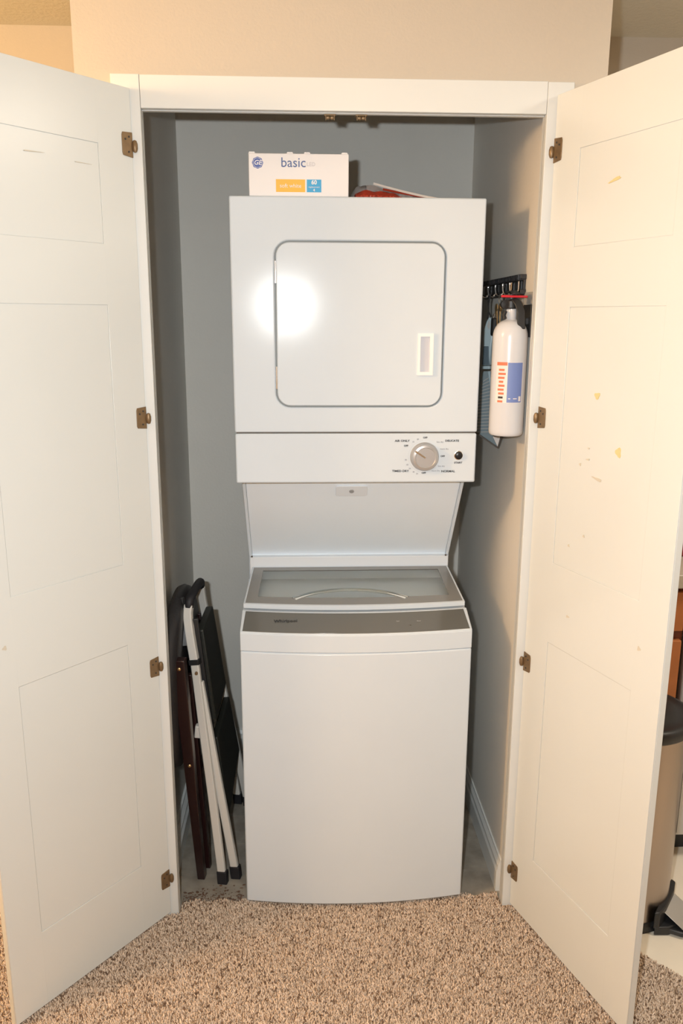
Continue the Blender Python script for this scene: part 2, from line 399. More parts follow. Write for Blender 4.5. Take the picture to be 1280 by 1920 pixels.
# ---------------------------------------------------------------- closet doors
HO = 0.0205; DW = 0.467; DT = 0.019; DTOP = 2.0696; DBOT = 0.004
PAN = [(0.090, 0.382, 1.743, 1.945), (0.092, 0.384, 1.018, 1.614), (0.093, 0.382, 0.200, 0.815)]
def closet_door(name, s, ang, spots):
    """local frame: x along the width from the hinge, y is the normal pointing away from the camera side"""
    d = Vector((s*math.cos(ang), -math.sin(ang), 0))
    root = bpy.data.objects.new(name, None); C.objects.link(root); root.empty_display_size = 0.05
    root.location = (s*(H+HO), -0.022, 0); root['kind'] = 'structure'
    root.rotation_euler = (0, 0, math.atan2(d.y, d.x))
    # outward side: local +y for the right door, -y for the left one
    o = 1 if s > 0 else -1
    # d rotated by +90deg = local +y ; the right door's visible face looks to local -y?
    vis = -1 if s > 0 else 1          # visible face side (local y sign)
    if (Vector((-d.y, d.x, 0))*vis).dot(Vector((-0.09, -1.97, 0))-Vector(root.location)) < 0: vis = -vis
    fr = 0.0022
    def yb(a, b): a, b = -vis*a, -vis*b; return (min(a, b), max(a, b))
    y0, y1 = yb(fr, DT); box('slab', (0.0, y0, DBOT), (DW, y1, DTOP), M_door, root, bevel=0.0012, local=True)
    # face frame in one skin: boxes around the three panels
    y0, y1 = yb(0, fr+0.0002); bm = bmesh.new()
    xs = [0.0005, 0.091, 0.383, DW-0.0005]
    add_box(bm, (xs[0], y0, DBOT+0.0005), (xs[1], y1, DTOP-0.0005)); obj('stile', bm, M_door, root, local=True, bevel=0.0008)
    bm = bmesh.new(); add_box(bm, (xs[2], y0, DBOT+0.0005), (xs[3], y1, DTOP-0.0005)); obj('stile', bm, M_door, root, local=True, bevel=0.0008)
    zs = [(DBOT+0.0005, 0.200), (0.815, 1.018), (1.614, 1.743), (1.945, DTOP-0.0005)]
    for a, b in zs: box('rail', (xs[1]-0.0012, y0, a), (xs[2]+0.0012, y1, b), M_door, root, local=True, bevel=0.0008)
    y0, y1 = yb(fr-0.0009, fr+0.0005)
    for a, b in ((1.743, 1.945), (1.018, 1.614), (0.200, 0.815)):
        box('panel', (xs[1]+0.0008, y0, a+0.0008), (xs[2]-0.0008, y1, b-0.0008), M_door, root, local=True)
    # hinges
    for hz in (1.954, 1.358, 0.729, 0.113):
        pl = [(0.0005, -0.026), (0.0265, -0.023), (0.0285, -0.018), (0.0285, 0.018), (0.0265, 0.024), (0.0005, 0.026)]
        bm = bmesh.new(); y0, y1 = yb(-0.0022, 0.0); add_prism(bm, [(a, b+hz) for a, b in pl], y0, y1, 'y')
        hg = obj('hinge', bm, M_brass, root, local=True, bevel=0.0005)
        bm = bmesh.new(); ya = -vis*-0.0045
        add_lathe(bm, [(0.001, -0.013), (0.0040, -0.0115), (0.0062, -0.005), (0.0062, 0.005), (0.0040, 0.0115), (0.001, 0.013)], (-0.0035, ya, hz-0.002), 12, 'z')
        kn = obj('knuckle', bm, M_brass, hg, local=True, smooth=True)
        for sx, sz in ((0.020, 0.010), (0.010, 0.016), (0.012, -0.015)):
            bm = bmesh.new(); yy = sorted((-vis*-0.0022, -vis*-0.0032)); add_lathe(bm, [(0.0021, yy[0]), (0.0021, yy[1])], (sx, 0, hz+sz), 10, 'y')
            obj('screw', bm, M_printk, hg, local=True)
    # filler spots and scuffs, thin skins on the paint
    for (t, z, w, h, a, mm) in spots:
        bm = bmesh.new(); pts = []
        for k in range(14):
            th = 2*math.pi*k/14; rr = 1+0.25*math.sin(3*th+z*9)
            px, pz = w/2*math.cos(th)*rr, h/2*math.sin(th)*rr
            pts.append((t+px*math.cos(a)-pz*math.sin(a), z+px*math.sin(a)+pz*math.cos(a)))
        y0, y1 = yb(-0.0003, 0.0015 if not (0.1 < t < 0.38) else fr); add_prism(bm, pts, y0, y1, 'y')
        obj('filler_spot' if mm is M_stain2 else 'scuff', bm, mm, root, local=True)
    return root
closet_door('door_1', -1, 0.8862, [(0.407, 0.912, 0.010, 0.010, 0, M_stain2), (0.25, 1.905, 0.045, 0.0022, -0.05, M_stain2), (0.135, 1.90, 0.04, 0.0015, 0.0, M_stain2)])
closet_door('door_2', 1, 1.2227, [(0.396, 0.916, 0.010, 0.010, 0, M_stain2), (0.21, 1.865, 0.036, 0.006, 0.2, M_stain), (0.205, 1.427, 0.016, 0.014, 0.2, M_stain),
    (0.285, 1.315, 0.016, 0.020, 0.3, M_stain), (0.225, 1.247, 0.032, 0.006, -0.15, M_stain2), (0.19, 1.31, 0.006, 0.004, 0, M_stain2), (0.19, 1.285, 0.012, 0.004, 0.1, M_stain2),
    (0.165, 1.27, 0.006, 0.006, 0, M_stain2), (0.195, 1.11, 0.006, 0.006, 0, M_stain2), (0.145, 1.075, 0.006, 0.006, 0, M_stain2), (0.16, 0.905, 0.012, 0.006, 0.1, M_stain2)])

# ---------------------------------------------------------------- stacked washer and dryer
DX = 0.0354; DH = 0.3035; DF = 0.0665
LX0, LX1 = DX-DH, DX+DH
lc = thing('stacked_washer_dryer', 'tall white one-piece stacked washer and dryer standing in the closet', 'washer dryer', (DX, 0.4, FLZ+0.002))
def obj_front_panel(name, x0, x1, z0, z1, yf, yb, hole, m, parent, bevel):
    """front sheet with a rounded rectangular hole"""
    bm = bmesh.new(); hx0, hx1, hz0, hz1, r = hole
    inner = rrect(hx0, hx1, hz0, hz1, r, 8); n = len(inner)
    outer = []
    cx_, cz_ = (hx0+hx1)/2, (hz0+hz1)/2
    for i, (x, z) in enumerate(inner):
        q, k = divmod(i, 9)
        t = k/8
        # walk the outer rectangle: each quarter turns round one corner
        c = [(x1, z1), (x0, z1), (x0, z0), (x1, z0)][q]
        if k == 4: outer.append(c)
        elif q == 0: outer.append((x1, z+(z1-hz1)*0) if k < 4 else (x, z1))
        elif q == 1: outer.append((x, z1) if k < 4 else (x0, z))
        elif q == 2: outer.append((x0, z) if k < 4 else (x, z0))
        else: outer.append((x, z0) if k < 4 else (x1, z))
    I = [bm.verts.new((x, yf, z)) for x, z in inner]; O = [bm.verts.new((x, yf, z)) for x, z in outer]
    I2 = [bm.verts.new((x, yb, z)) for x, z in inner]; O2 = [bm.verts.new((x, yb, z)) for x, z in outer]
    for i in range(n):
        j = (i+1) % n
        bm.faces.new((I[i], I[j], O[j], O[i])); bm.faces.new((I2[j], I2[i], O2[i], O2[j]))
        bm.faces.new((I[j], I[i], I2[i], I2[j])); bm.faces.new((O[i], O[j], O2[j], O2[i]))
    return obj(name, bm, m, parent, bevel=bevel)
ZT, ZS, ZB = 1.8652, 1.3084, 1.1819
dd = (-0.163, 0.246, 1.374, 1.765)     # door opening
bm = bmesh.new(); add_box(bm, (LX0, DF+0.02, ZS), (LX1, 0.76, ZT-0.0005))
obj('dryer_cabinet', bm, M_app, lc, bevel=0.003)
obj_front_panel('dryer_front', LX0, LX1, ZS+0.002, ZT, DF, DF+0.0205, (dd[0]-0.0015, dd[1]+0.0015, dd[2]-0.0015, dd[3]+0.0015, 0.036), M_app, lc, 0.0035)
bm = bmesh.new(); add_prism(bm, rrect(dd[0]-0.0016, dd[1]+0.0016, dd[2]-0.0016, dd[3]+0.0016, 0.036, 8), DF+0.008, DF+0.0202, 'y'); obj('door_gasket', bm, M_gasket, lc)
bm = bmesh.new(); add_prism(bm, rrect(dd[0]+0.0028, dd[1]-0.0028, dd[2]+0.0028, dd[3]-0.0028, 0.032, 8), DF-0.004, DF+0.0095, 'y')
dr = obj('dryer_door', bm, M_app, lc, bevel=0.0022)
# hinges of the dryer door
for a, b in ((1.668, 1.721), (1.417, 1.473)):
    bm = bmesh.new(); add_lathe(bm, [(0.001, a), (0.0032, a+0.001), (0.0032, b-0.001), (0.001, b)], (dd[0]+0.001, DF-0.001, 0), 10, 'z')
    obj('door_hinge', bm, M_chrome, lc, smooth=True)
# handle: frame with a scooped well
hx0, hx1, hz0, hz1 = 0.182, 0.221, 1.452, 1.553
dh = None
bm = bmesh.new()
for lo, hi in (((hx0, hz0+0.008), (hx0+0.007, hz1-0.008)), ((hx1-0.009, hz0+0.008), (hx1, hz1-0.008)), ((hx0, hz0), (hx1, hz0+0.008)), ((hx0, hz1-0.008), (hx1, hz1))):
    add_box(bm, (lo[0], DF-0.0105, lo[1]), (hi[0], DF-0.0035, hi[1]))
dh = obj('door_handle', bm, M_handle, dr)
box('handle_well', (hx0+0.006, DF-0.0045, hz0+0.006), (hx1-0.006, DF-0.0038, hz1-0.006), mat('handle_well_plastic', (0.56, 0.57, 0.62), 0.5), dr)
# seam below the dryer front
box('seam_strip', (LX0+0.004, DF+0.004, ZS-0.002), (LX1-0.004, DF+0.02, ZS+0.003), M_gap, lc)
# control panel
bm = bmesh.new(); add_box(bm, (LX0+0.001, DF-0.002, ZB), (LX1-0.001, DF+0.085, ZS-0.0012))
cp = obj('control_panel', bm, M_app, lc, bevel=0.004)
KX, KZ = 0.207, 1.2485; yf = DF-0.002
bm = bmesh.new(); add_lathe(bm, [(0.0365, yf), (0.0365, yf-0.002), (0.034, yf-0.005), (0.0335, yf-0.016), (0.031, yf-0.020), (0.026, yf-0.0215), (0.0245, yf-0.0200), (0.0, yf-0.0200)][:-1], (KX, 0, KZ), 48, 'y')
kb = obj('timer_knob', bm, M_knob, cp, smooth=True, angle=25)
bm = bmesh.new(); pa = math.radians(147); dx_, dz_ = math.cos(pa), math.sin(pa)
add_bar(bm, [(KX, yf-0.0212, KZ), (KX+dx_*0.031, yf-0.0212, KZ+dz_*0.031)], 0.0050, 0.0022, (-dz_, 0, dx_)); obj('knob_pointer', bm, M_chrome, cp, bevel=0.0006)
bm = bmesh.new(); add_lathe(bm, [(0.0115, yf), (0.0115, yf-0.0015), (0.0102, yf-0.002)], (0.2935, 0, 1.2515), 28, 'y'); obj('button_ring', bm, M_chrome, cp, smooth=True)
bm = bmesh.new(); add_lathe(bm, [(0.0098, yf-0.001), (0.0098, yf-0.006), (0.008, yf-0.0075), (0.002, yf-0.0078)], (0.2935, 0, 1.2515), 28, 'y'); obj('start_button', bm, M_blackm, cp, smooth=True)
yt = yf-0.0003
for s_, x, z, sz in (('AIR ONLY', 0.150, 1.2885, 0.0072), ('DELICATE', 0.276, 1.2885, 0.0068), ('TIMED DRY', 0.147, 1.2115, 0.0072), ('NORMAL', 0.2685, 1.2105, 0.0074), ('START', 0.2935, 1.2325, 0.0062)):
    text('lettering', s_, sz, (x, yt, z), M_printk, cp, bold=0.0002, xs=1.15)
for s_, x, z in (('OFF', 0.208, 1.2965), ('OFF', 0.2535, 1.2492), ('OFF', 0.2065, 1.2065), ('OFF', 0.160, 1.2760)):
    text('lettering', s_, 0.0062, (x, yt, z), M_printk, cp, bold=0.0002)
for s_, x, z in (('less dry', 0.2455, 1.2855), ('more dry', 0.257, 1.2680), ('less dry', 0.251, 1.2240), ('more dry', 0.237, 1.2120)):
    text('lettering', s_, 0.0056, (x, yt, z), M_print, cp)
for s_, a in (('20', 112), ('10', 128), ('80', 190), ('60', 206), ('50', 220), ('40', 236), ('30', 248)):
    a = math.radians(a); text('lettering', s_, 0.0052, (KX+0.0475*math.cos(a), yt, KZ+0.0475*math.sin(a)), M_print, cp)
bm = bmesh.new()
for k in range(44):
    a0 = math.radians(100+k*5.2); 
    if k % 1 == 0:
        p = Vector((KX+0.0405*math.cos(a0), yt, KZ+0.0405*math.sin(a0))); add_box(bm, (p.x-0.0004, yt, p.z-0.0004), (p.x+0.0004, yt+0.0003, p.z+0.0004))
obj('dial_marks', bm, M_print, cp)
# recess above the washer: sloping back panel between side cheeks
WX = 0.0368; WH = 0.3005
RX0, RX1 = WX-0.297, WX+0.292
prof = [(0.085, ZB+0.006), (0.135, ZB+0.006), (0.345, 0.912), (0.345, 0.80), (0.74, 0.80), (0.74, ZB+0.03), (0.085, ZB+0.03)]
bm = bmesh.new(); add_prism(bm, [(a+0.006, b) for a, b in prof], RX0+0.010, RX1-0.010, 'x'); obj('recess_panel', bm, M_rec, lc)
for x0, x1 in ((RX0, RX0+0.0095), (RX1-0.0095, RX1)):
    bm = bmesh.new(); add_prism(bm, prof, x0, x1, 'x'); obj('side_cheek', bm, M_app, lc, bevel=0.002)
def slope_y(z): return 0.141+(ZB+0.006-z)/(ZB+0.006-0.912)*0.21
nrm = Vector((0, -(ZB+0.006-0.912), -0.21)).normalized(); sl = Vector((0, 0.21, -(ZB+0.006-0.912))).normalized()
def on_slope(x, z, off=0): return Vector((x, slope_y(z), z)) + nrm*off
bm = bmesh.new(); pc = on_slope(0.030, 1.139)
mt = Matrix.Translation(pc) @ Matrix((Vector((1, 0, 0)), sl, nrm)).transposed().to_4x4()
add_prism(bm, rrect(-0.0425, 0.0425, -0.020, 0.020, 0.006, 4), 0.0, 0.004, 'z')
for v in bm.verts: v.co = mt @ v.co
obj('latch_plate', bm, M_plw, lc, bevel=0.001)
bm = bmesh.new(); add_lathe(bm, [(0.0068, 0.004), (0.0062, 0.0058), (0.003, 0.0062)], (0, 0, 0), 20, 'z')
for v in bm.verts: v.co = mt @ v.co
obj('plate_screw', bm, M_knob, lc, smooth=True)
# washer cabinet with bowed front
def bow(u): return 0.012-0.026*(1-u*u)       # y of the front for u in -1..1
def bowed(x0, x1, yback, z0, z1, off=0.0, n=24, extra=0.0):
    pts = []
    for i in range(n+1):
        u = -1+2*i/n; pts.append(((x0+x1)/2+(x1-x0)/2*u, bow(u)+off))
    return pts + [(x1, yback), (x0, yback)]
wx0, wx1 = WX-WH, WX+WH
def wash_block(name, z0, z1, off, m, bev, yback=0.74):
    bm = bmesh.new(); add_prism(bm, bowed(wx0, wx1, yback, z0, z1, off), z0, z1, 'z'); return obj(name, bm, m, lc, bevel=bev)
wash_block('washer_cabinet', 0.006, 0.7505, 0.0, M_app, 0.004)
wash_block('washer_upper_band', 0.7515, 0.800, 0.0005, M_app, 0.0018)
for fx in (wx0+0.05, wx1-0.05):
    for fy in (0.08, 0.68):
        bm = bmesh.new(); add_lathe(bm, [(0.02, FLZ+0.002), (0.02, 0.0), (0.010, 0.008)], (fx, fy, 0), 16, 'z'); obj('levelling_foot', bm, M_black, lc)
# strip helper: a bowed slab between two y offsets, tilted from z0 (front) to z1 (back)
def strip(name, f_off, b_y, zf, zb, th, m, parent, inset=0.0, bev=0.001, bbow=0.0, x_in_back=0.0, n=24):
    bm = bmesh.new(); T, B = [], []
    for i in range(n+1):
        u = -1+2*i/n; x = WX+(WH-inset)*u; y0 = bow(u)+f_off
        yb_ = b_y + bbow*(bow(u)-0.012); xb = WX+(WH-inset-x_in_back)*u
        T.append((bm.verts.new((x, y0, zf)), bm.verts.new((xb, yb_, zb)))); B.append((bm.verts.new((x, y0, zf-th)), bm.verts.new((xb, yb_, zb-th))))
    for i in range(n):
        bm.faces.new((T[i][0], T[i+1][0], T[i+1][1], T[i][1])); bm.faces.new((B[i][1], B[i+1][1], B[i+1][0], B[i][0]))
        bm.faces.new((T[i+1][0], T[i][0], B[i][0], B[i+1][0])); bm.faces.new((T[i][1], T[i+1][1], B[i+1][1], B[i][1]))
    bm.faces.new((T[0][0], T[0][1], B[0][1], B[0][0])); bm.faces.new((T[n][1], T[n][0], B[n][0], B[n][1]))
    return obj(name, bm, m, parent, bevel=bev)
strip('console_surround', 0.002, 0.100, 0.803, 0.832, 0.030, M_app, lc, 0.0, 0.002, 1.0)
con = strip('console', 0.0045, 0.092, 0.8052, 0.8312, 0.004, M_console, lc, 0.006, 0.0005, 1.0, 0.004)
strip('tub_rim', 0.088, 0.335, 0.826, 0.842, 0.010, M_plw, lc, 0.001, 0.001, 0.0)
# lid (frame, glass) and the tub seen through it
def lid_pt(u, v, up=0.0):
    """u -1..1 across, v 0..1 front to back on the lid's top"""
    yf_ = 0.108+1.0*(bow(u)-0.012); yb_ = 0.325
    return Vector((WX+(WH-0.003-0.012*v)*u, yf_+(yb_-yf_)*v, 0.8455+0.036*v+up))
def lid_ring(name, u0, v0, v1, u0b, v0b, v1b, m, up0, up1, parent, bev=0.0008, n=20):
    """closed frame between an outer loop (u0,v0,v1) and an inner one"""
    def loop(U, a, b):
        L = [(-U+2*U*i/n, a) for i in range(n+1)] + [(U, a+(b-a)*j/4) for j in range(1, 5)] + [(U-2*U*i/n, b) for i in range(1, n+1)] + [(-U, b+(a-b)*j/4) for j in range(1, 4)]
        return L
    bm = bmesh.new(); Lo = loop(u0, v0, v1); Li = loop(u0b, v0b, v1b); k = len(Lo)
    A = [bm.verts.new(lid_pt(*p, up1)) for p in Lo]; Bv = [bm.verts.new(lid_pt(*p, up1)) for p in Li]
    A2 = [bm.verts.new(lid_pt(*p, up0)) for p in Lo]; B2 = [bm.verts.new(lid_pt(*p, up0)) for p in Li]
    for i in range(k):
        j = (i+1) % k
        bm.faces.new((A[i], A[j], Bv[j], Bv[i])); bm.faces.new((A2[j], A2[i], B2[i], B2[j]))
        bm.faces.new((A[j], A[i], A2[i], A2[j])); bm.faces.new((Bv[i], Bv[j], B2[j], B2[i]))
    return obj(name, bm, m, parent, bevel=bev)
lid = lid_ring('lid', 1.0, 0.0, 1.0, 0.985, 0.035, 0.985, M_app, -0.012, 0.0, lc)
lid_ring('glass_border', 0.986, 0.033, 0.988, 0.885, 0.20, 0.90, M_lidframe, -0.004, -0.0006, lid, 0.0)
bm = bmesh.new(); n = 16; G = []
for v in (0.20, 0.9):
    for up_ in (-0.0012, -0.0040): G.append([bm.verts.new(lid_pt(-0.886+1.772*i/n, v, up_)) for i in range(n+1)])
for i in range(n):
    bm.faces.new((G[0][i], G[0][i+1], G[2][i+1], G[2][i])); bm.faces.new((G[1][i+1], G[1][i], G[3][i], G[3][i+1]))
    bm.faces.new((G[0][i+1], G[0][i], G[1][i], G[1][i+1])); bm.faces.new((G[2][i], G[2][i+1], G[3][i+1], G[3][i]))
bm.faces.new((G[0][0], G[2][0], G[3][0], G[1][0])); bm.faces.new((G[2][n], G[0][n], G[1][n], G[3][n]))
obj('lid_glass', bm, M_glass, lid)
for r0, m_, w_ in ((0.226, M_tubin, 0.007), (0.214, M_tub, 0.006)):
    bm = bmesh.new(); P = []
    for k in range(25):
        t = math.radians(46+88*k/24); P.append((WX-0.010+r0*math.cos(t), -0.030+r0*math.sin(t), 0.8455+0.008*math.sin(t)))
    add_tube(bm, P, w_*0.5, 8); obj('tub_ring', bm, m_, lc, smooth=True)
# ledge behind the lid
bm = bmesh.new(); add_box(bm, (RX0+0.004, 0.328, 0.80), (RX1-0.004, 0.352, 0.910)); obj('rear_ledge', bm, M_plw, lc, bevel=0.002)
for x in (RX0+0.010, RX1-0.012):
    bm = bmesh.new(); add_lathe(bm, [(0.0028, 0.326), (0.0028, 0.329)], (x, 0, 0.912), 8, 'y'); obj('ledge_screw', bm, M_gap, lc)
text('lettering', 'Whirlpool', 0.0145, (-0.147, 0.042, 0.8210), M_printk, con, rot=(math.radians(17), 0, 0), bold=0.0003)
for i, s_ in enumerate(('Wash Temp', 'Cycle', 'Options', 'Soil', 'Start')):
    text('lettering', s_, 0.0055, (-0.02+i*0.055, 0.035, 0.8192), M_grey, con, rot=(math.radians(17), 0, 0))
text('lettering', '1.6', 0.006, (0.175, 0.020, 0.8145), M_gap, con, rot=(math.radians(17), 0, 0))

# ---------------------------------------------------------------- box of bulbs
bx = thing('light_bulb_box', 'white light bulb box with blue print lying on the dryer top', 'box', (-0.102, 0.14, ZT+0.0005))
BX0, BX1, BY0, BY1, BZ0, BZ1 = -0.221, 0.012, 0.075, 0.19, ZT+0.0005, ZT+0.0945
bm = bmesh.new(); add_box(bm, (BX0, BY0, BZ0), (BX1, BY1, BZ1)); obj('carton', bm, M_card, bx, bevel=0.0015)
for x in (BX0+0.008, -0.125, -0.085, BX1-0.010):
    bm = bmesh.new(); add_prism(bm, [(x-0.008, BZ1-0.001), (x+0.008, BZ1-0.001), (x+0.006, BZ1+0.003), (x-0.006, BZ1+0.003)], BY0+0.0005, BY0+0.002, 'y'); obj('carton_flap', bm, M_card, bx)
yp = BY0-0.0002
def prect(x0, x1, z0, z1, m, nm='print_block', d=0.0002):
    return box(nm, (x0, yp-d, z0), (x1, yp+0.0002, z1), m, bx)
prect(-0.158, -0.090, ZT+0.010, ZT+0.038, M_yellow); prect(-0.086, -0.052, ZT+0.010, ZT+0.038, M_cyan)
text('lettering', 'basic', 0.030, (-0.117, yp-0.0003, ZT+0.0740), M_navy, bx)
text('lettering', 'LED', 0.012, (-0.076, yp-0.0003, ZT+0.0710), mat('faint_grey_print', (0.60, 0.57, 0.58), 0.5), bx)
text('lettering', 'soft white', 0.0125, (-0.124, yp-0.0004, ZT+0.0235), M_card, bx)
text('lettering', '60', 0.013, (-0.069, yp-0.0004, ZT+0.0315), M_card, bx, bold=0.0004)
text('lettering', 'replacement', 0.0052, (-0.069, yp-0.0004, ZT+0.0215), M_card, bx)
text('lettering', '4', 0.008, (-0.069, yp-0.0004, ZT+0.0145), M_card, bx, bold=0.0003)
bm = bmesh.new(); LXc, LZc = -0.200, ZT+0.0735
add_prism(bm, [(LXc+0.0125*math.cos(2*math.pi*k/32)*(1+0.04*math.cos(8*math.pi*k/16)), LZc+0.0125*math.sin(2*math.pi*k/32)*(1+0.04*math.cos(8*math.pi*k/16))) for k in range(32)], yp-0.0002, yp+0.0002, 'y'); obj('round_logo', bm, M_logo, bx)
bm = bmesh.new()
N_ = 32
for i in range(N_):
    a, b = 2*math.pi*i/N_, 2*math.pi*(i+1)/N_
    q = [(r*math.cos(t), r*math.sin(t)) for r, t in ((0.0108, a), (0.0108, b), (0.0101, b), (0.0101, a))]
    bm.faces.new([bm.verts.new((LXc+p, yp-0.0004, LZc+s_)) for p, s_ in q])
obj('logo_ring', bm, M_card, bx)
text('logo_script', 'GE', 0.0145, (LXc, yp-0.0005, LZc), M_card, bx, shear=0.25, bold=0.0002)

# ---------------------------------------------------------------- crumpled clear bag with red contents on the dryer
bag = thing('crumpled_bag', 'flat crumpled clear plastic bag with red contents beside the bulb box', 'bag', (0.16, 0.30, ZT+0.0005))
def sheet(name, x0, x1, y0, y1, hfun, m, parent, nx=44, ny=20, th=0.0012):
    bm = bmesh.new(); g = [[bm.verts.new((x0+(x1-x0)*i/nx, y0+(y1-y0)*j/ny+0.01*math.sin(i*1.7)*(1 if j in (0, ny) else 0), ZT+0.001+hfun(i/nx, j/ny))) for j in range(ny+1)] for i in range(nx+1)]
    for i in range(nx):
        for j in range(ny): bm.faces.new((g[i][j], g[i+1][j], g[i+1][j+1], g[i][j+1]))
    o = obj(name, bm, m, parent, smooth=True, angle=30)
    s = o.modifiers.new('solid', 'SOLIDIFY'); s.thickness = th; s.offset = 1; return o
def hb(u, v):
    e = min(1, 8*min(v, 1-v))*min(1, 10*min(u+0.02, 1-u))
    return max(0.0005, e*(0.050*(1-u)**1.5+0.006 + 0.007*math.sin(9*u+5*v)*math.sin(7*v+2)+0.004*math.sin(31*u+13*v)+0.003*math.sin(53*v-17*u)))
def hr(u, v):
    e = min(1, 6*min(v, 1-v))*min(1, 6*min(u, 1-u))
    return max(0.0003, e*(0.020+0.008*math.sin(8*u+4*v)+0.005*math.sin(27*u-11*v)))
M_foil = mat('red_foil', (0.42, 0.05, 0.025), 0.35)
def hr2(u, v):
    e = min(1, 4*min(v, 1-v))*math.sin(math.pi*min(1, max(0, u*0.9+0.1)))**0.6
    return max(0.0003, e*(0.019+0.003*math.sin(7*u+4*v)+0.0015*math.sin(19*u-11*v)))
sheet('bag_film', 0.022, 0.285, 0.20, 0.44, hb, M_bag, bag)
sheet('red_packet', 0.030, 0.140, 0.085, 0.185, hr2, M_foil, bag, 26, 12)
sheet('bag_flap', 0.060, 0.260, 0.150, 0.215, lambda u, v: max(0.0005, min(1, 5*min(v, 1-v)+0.1)*(0.034*(1-u)+0.004+0.003*math.sin(17*u))), M_bag, bag, 30, 8)
for k, (x0, x1, h0) in enumerate(((0.075, 0.255, 0.036), (0.10, 0.285, 0.026), (0.14, 0.30, 0.014))):
    bm = bmesh.new(); add_bar(bm, [(x0+(x1-x0)*t, 0.135+0.02*k, ZT+0.004+h0*(1-t)**1.3) for t in [i/8 for i in range(9)]], 0.006, 0.0012, (0, 0.6, 0.8)); obj('bag_seam', bm, (M_lwhite, M_foil, M_gold)[k], bag)
# ---------------------------------------------------------------- fire extinguisher on the right wall
EX, EY, ER = 0.409, 0.058, 0.0425
fe = thing('fire_extinguisher', 'white fire extinguisher with black valve hung on the right closet wall', 'fire extinguisher', (EX, EY, 1.304))
z0, z1 = 1.304, 1.600
bm = bmesh.new()
pr = [(0.030, z0), (0.038, z0+0.001), (0.0415, z0+0.005), (ER, z0+0.012), (ER, z1-0.055)]
for k in range(1, 8):
    a = math.radians(90*k/7*0.93); pr.append((0.013+(ER-0.013)*math.cos(a), z1-0.055+0.040*math.sin(a)))
pr += [(0.0125, z1-0.012), (0.0125, z1+0.012)]
add_lathe(bm, pr, (EX, EY, 0), 40, 'z'); obj('cylinder_body', bm, M_extin, fe, smooth=True, angle=50)
# wrap-around label
def wrap(name, a0, a1, za, zb, m, r, n=12):
    bm = bmesh.new(); A = [(EX+r*math.cos(math.radians(a0+(a1-a0)*i/n)), EY+r*math.sin(math.radians(a0+(a1-a0)*i/n))) for i in range(n+1)]
    lo = [bm.verts.new((x, y, za)) for x, y in A]; hi = [bm.verts.new((x, y, zb)) for x, y in A]
    for i in range(n): bm.faces.new((lo[i], lo[i+1], hi[i+1], hi[i]))
    return obj(name, bm, m, fe, smooth=True)
wrap('label', 214, 308, 1.388, 1.486, M_lwhite, ER+0.0003)
wrap('label_panel', 254, 306, 1.389, 1.485, M_lblue, ER+0.0006)
wrap('label_stripe', 216, 252, 1.478, 1.486, M_lred, ER+0.0006, 6)
random.seed(9)
for k in range(9):
    za = 1.470-k*0.0095; wrap('label_stripe', 222+random.uniform(0, 4), 240+random.uniform(0, 9), za-0.005, za, M_lred if k != 7 else M_printk, ER+0.0006, 5)
for k in range(2): wrap('label_mark', 259+k*16, 266+k*22, 1.3975, 1.3995, M_lwhite, ER+0.0008, 4)
wrap('label_mark', 294, 303, 1.392, 1.404, M_lwhite, ER+0.0008, 4)
# valve, levers, pin ring
bm = bmesh.new(); add_lathe(bm, [(0.013, z1+0.011), (0.017, z1+0.013), (0.017, z1+0.030), (0.012, z1+0.034), (0.012, z1+0.046)], (EX-0.002, EY, 0), 20, 'z'); add_box(bm, (EX-0.020, EY-0.011, z1+0.018), (EX+0.016, EY+0.011, z1+0.040)); obj('valve', bm, M_black, fe, bevel=0.001)
bm = bmesh.new(); add_bar(bm, [(EX+0.000, EY-0.012, z1+0.034), (EX+0.010, EY-0.020, z1+0.024), (EX+0.017, EY-0.026, z1+0.004), (EX+0.018, EY-0.030, z1-0.036)], [0.014, 0.018, 0.019, 0.019], 0.006, (1, 0, 0)); obj('carry_lever', bm, M_black, fe, bevel=0.0015)
bm = bmesh.new(); add_bar(bm, [(EX-0.004, EY+0.016, z1+0.050), (EX, EY-0.012, z1+0.052), (EX+0.002, EY-0.032, z1+0.046)], 0.017, 0.005, (1, 0, 0)); obj('squeeze_lever', bm, M_black, fe, bevel=0.0015)
bm = bmesh.new(); add_bar(bm, [(EX-0.030, EY-0.012, z1+0.041), (EX+0.034, EY-0.012, z1+0.040)], 0.010, 0.0055, (0, 1, 0)); obj('safety_pin', bm, M_red, fe, bevel=0.002)
bm = bmesh.new(); add_lathe(bm, [(0.001, -0.009), (0.011, -0.008), (0.011, 0.006), (0.001, 0.007)], (EX-0.018, EY-0.006, z1+0.022), 18, 'y'); obj('pressure_gauge', bm, M_blackm, fe, smooth=True, angle=30)
bm = bmesh.new(); add_tube(bm, [(EX-0.018, EY-0.012, z1+0.006), (EX-0.022, EY-0.014, z1-0.004), (EX-0.020, EY-0.018, z1-0.012)], 0.005, 10); obj('nozzle', bm, M_black, fe, smooth=True)
# wall bracket
bm = bmesh.new(); add_box(bm, (0.4495, 0.035, 1.545), (XR-0.0005, 0.105, 1.622)); add_box(bm, (EX+0.030, 0.052, 1.575), (0.452, 0.090, 1.590)); obj('wall_bracket', bm, M_black, fe, bevel=0.001)
bm = bmesh.new(); add_box(bm, (0.4545, 0.040, 1.624), (XR-0.0003, 0.130, 1.652)); o = obj('wall_tag', bm, M_grey); recenter(o); tag(o, 'small plain grey plate stuck on the wall just above the extinguisher bracket', 'wall plate')

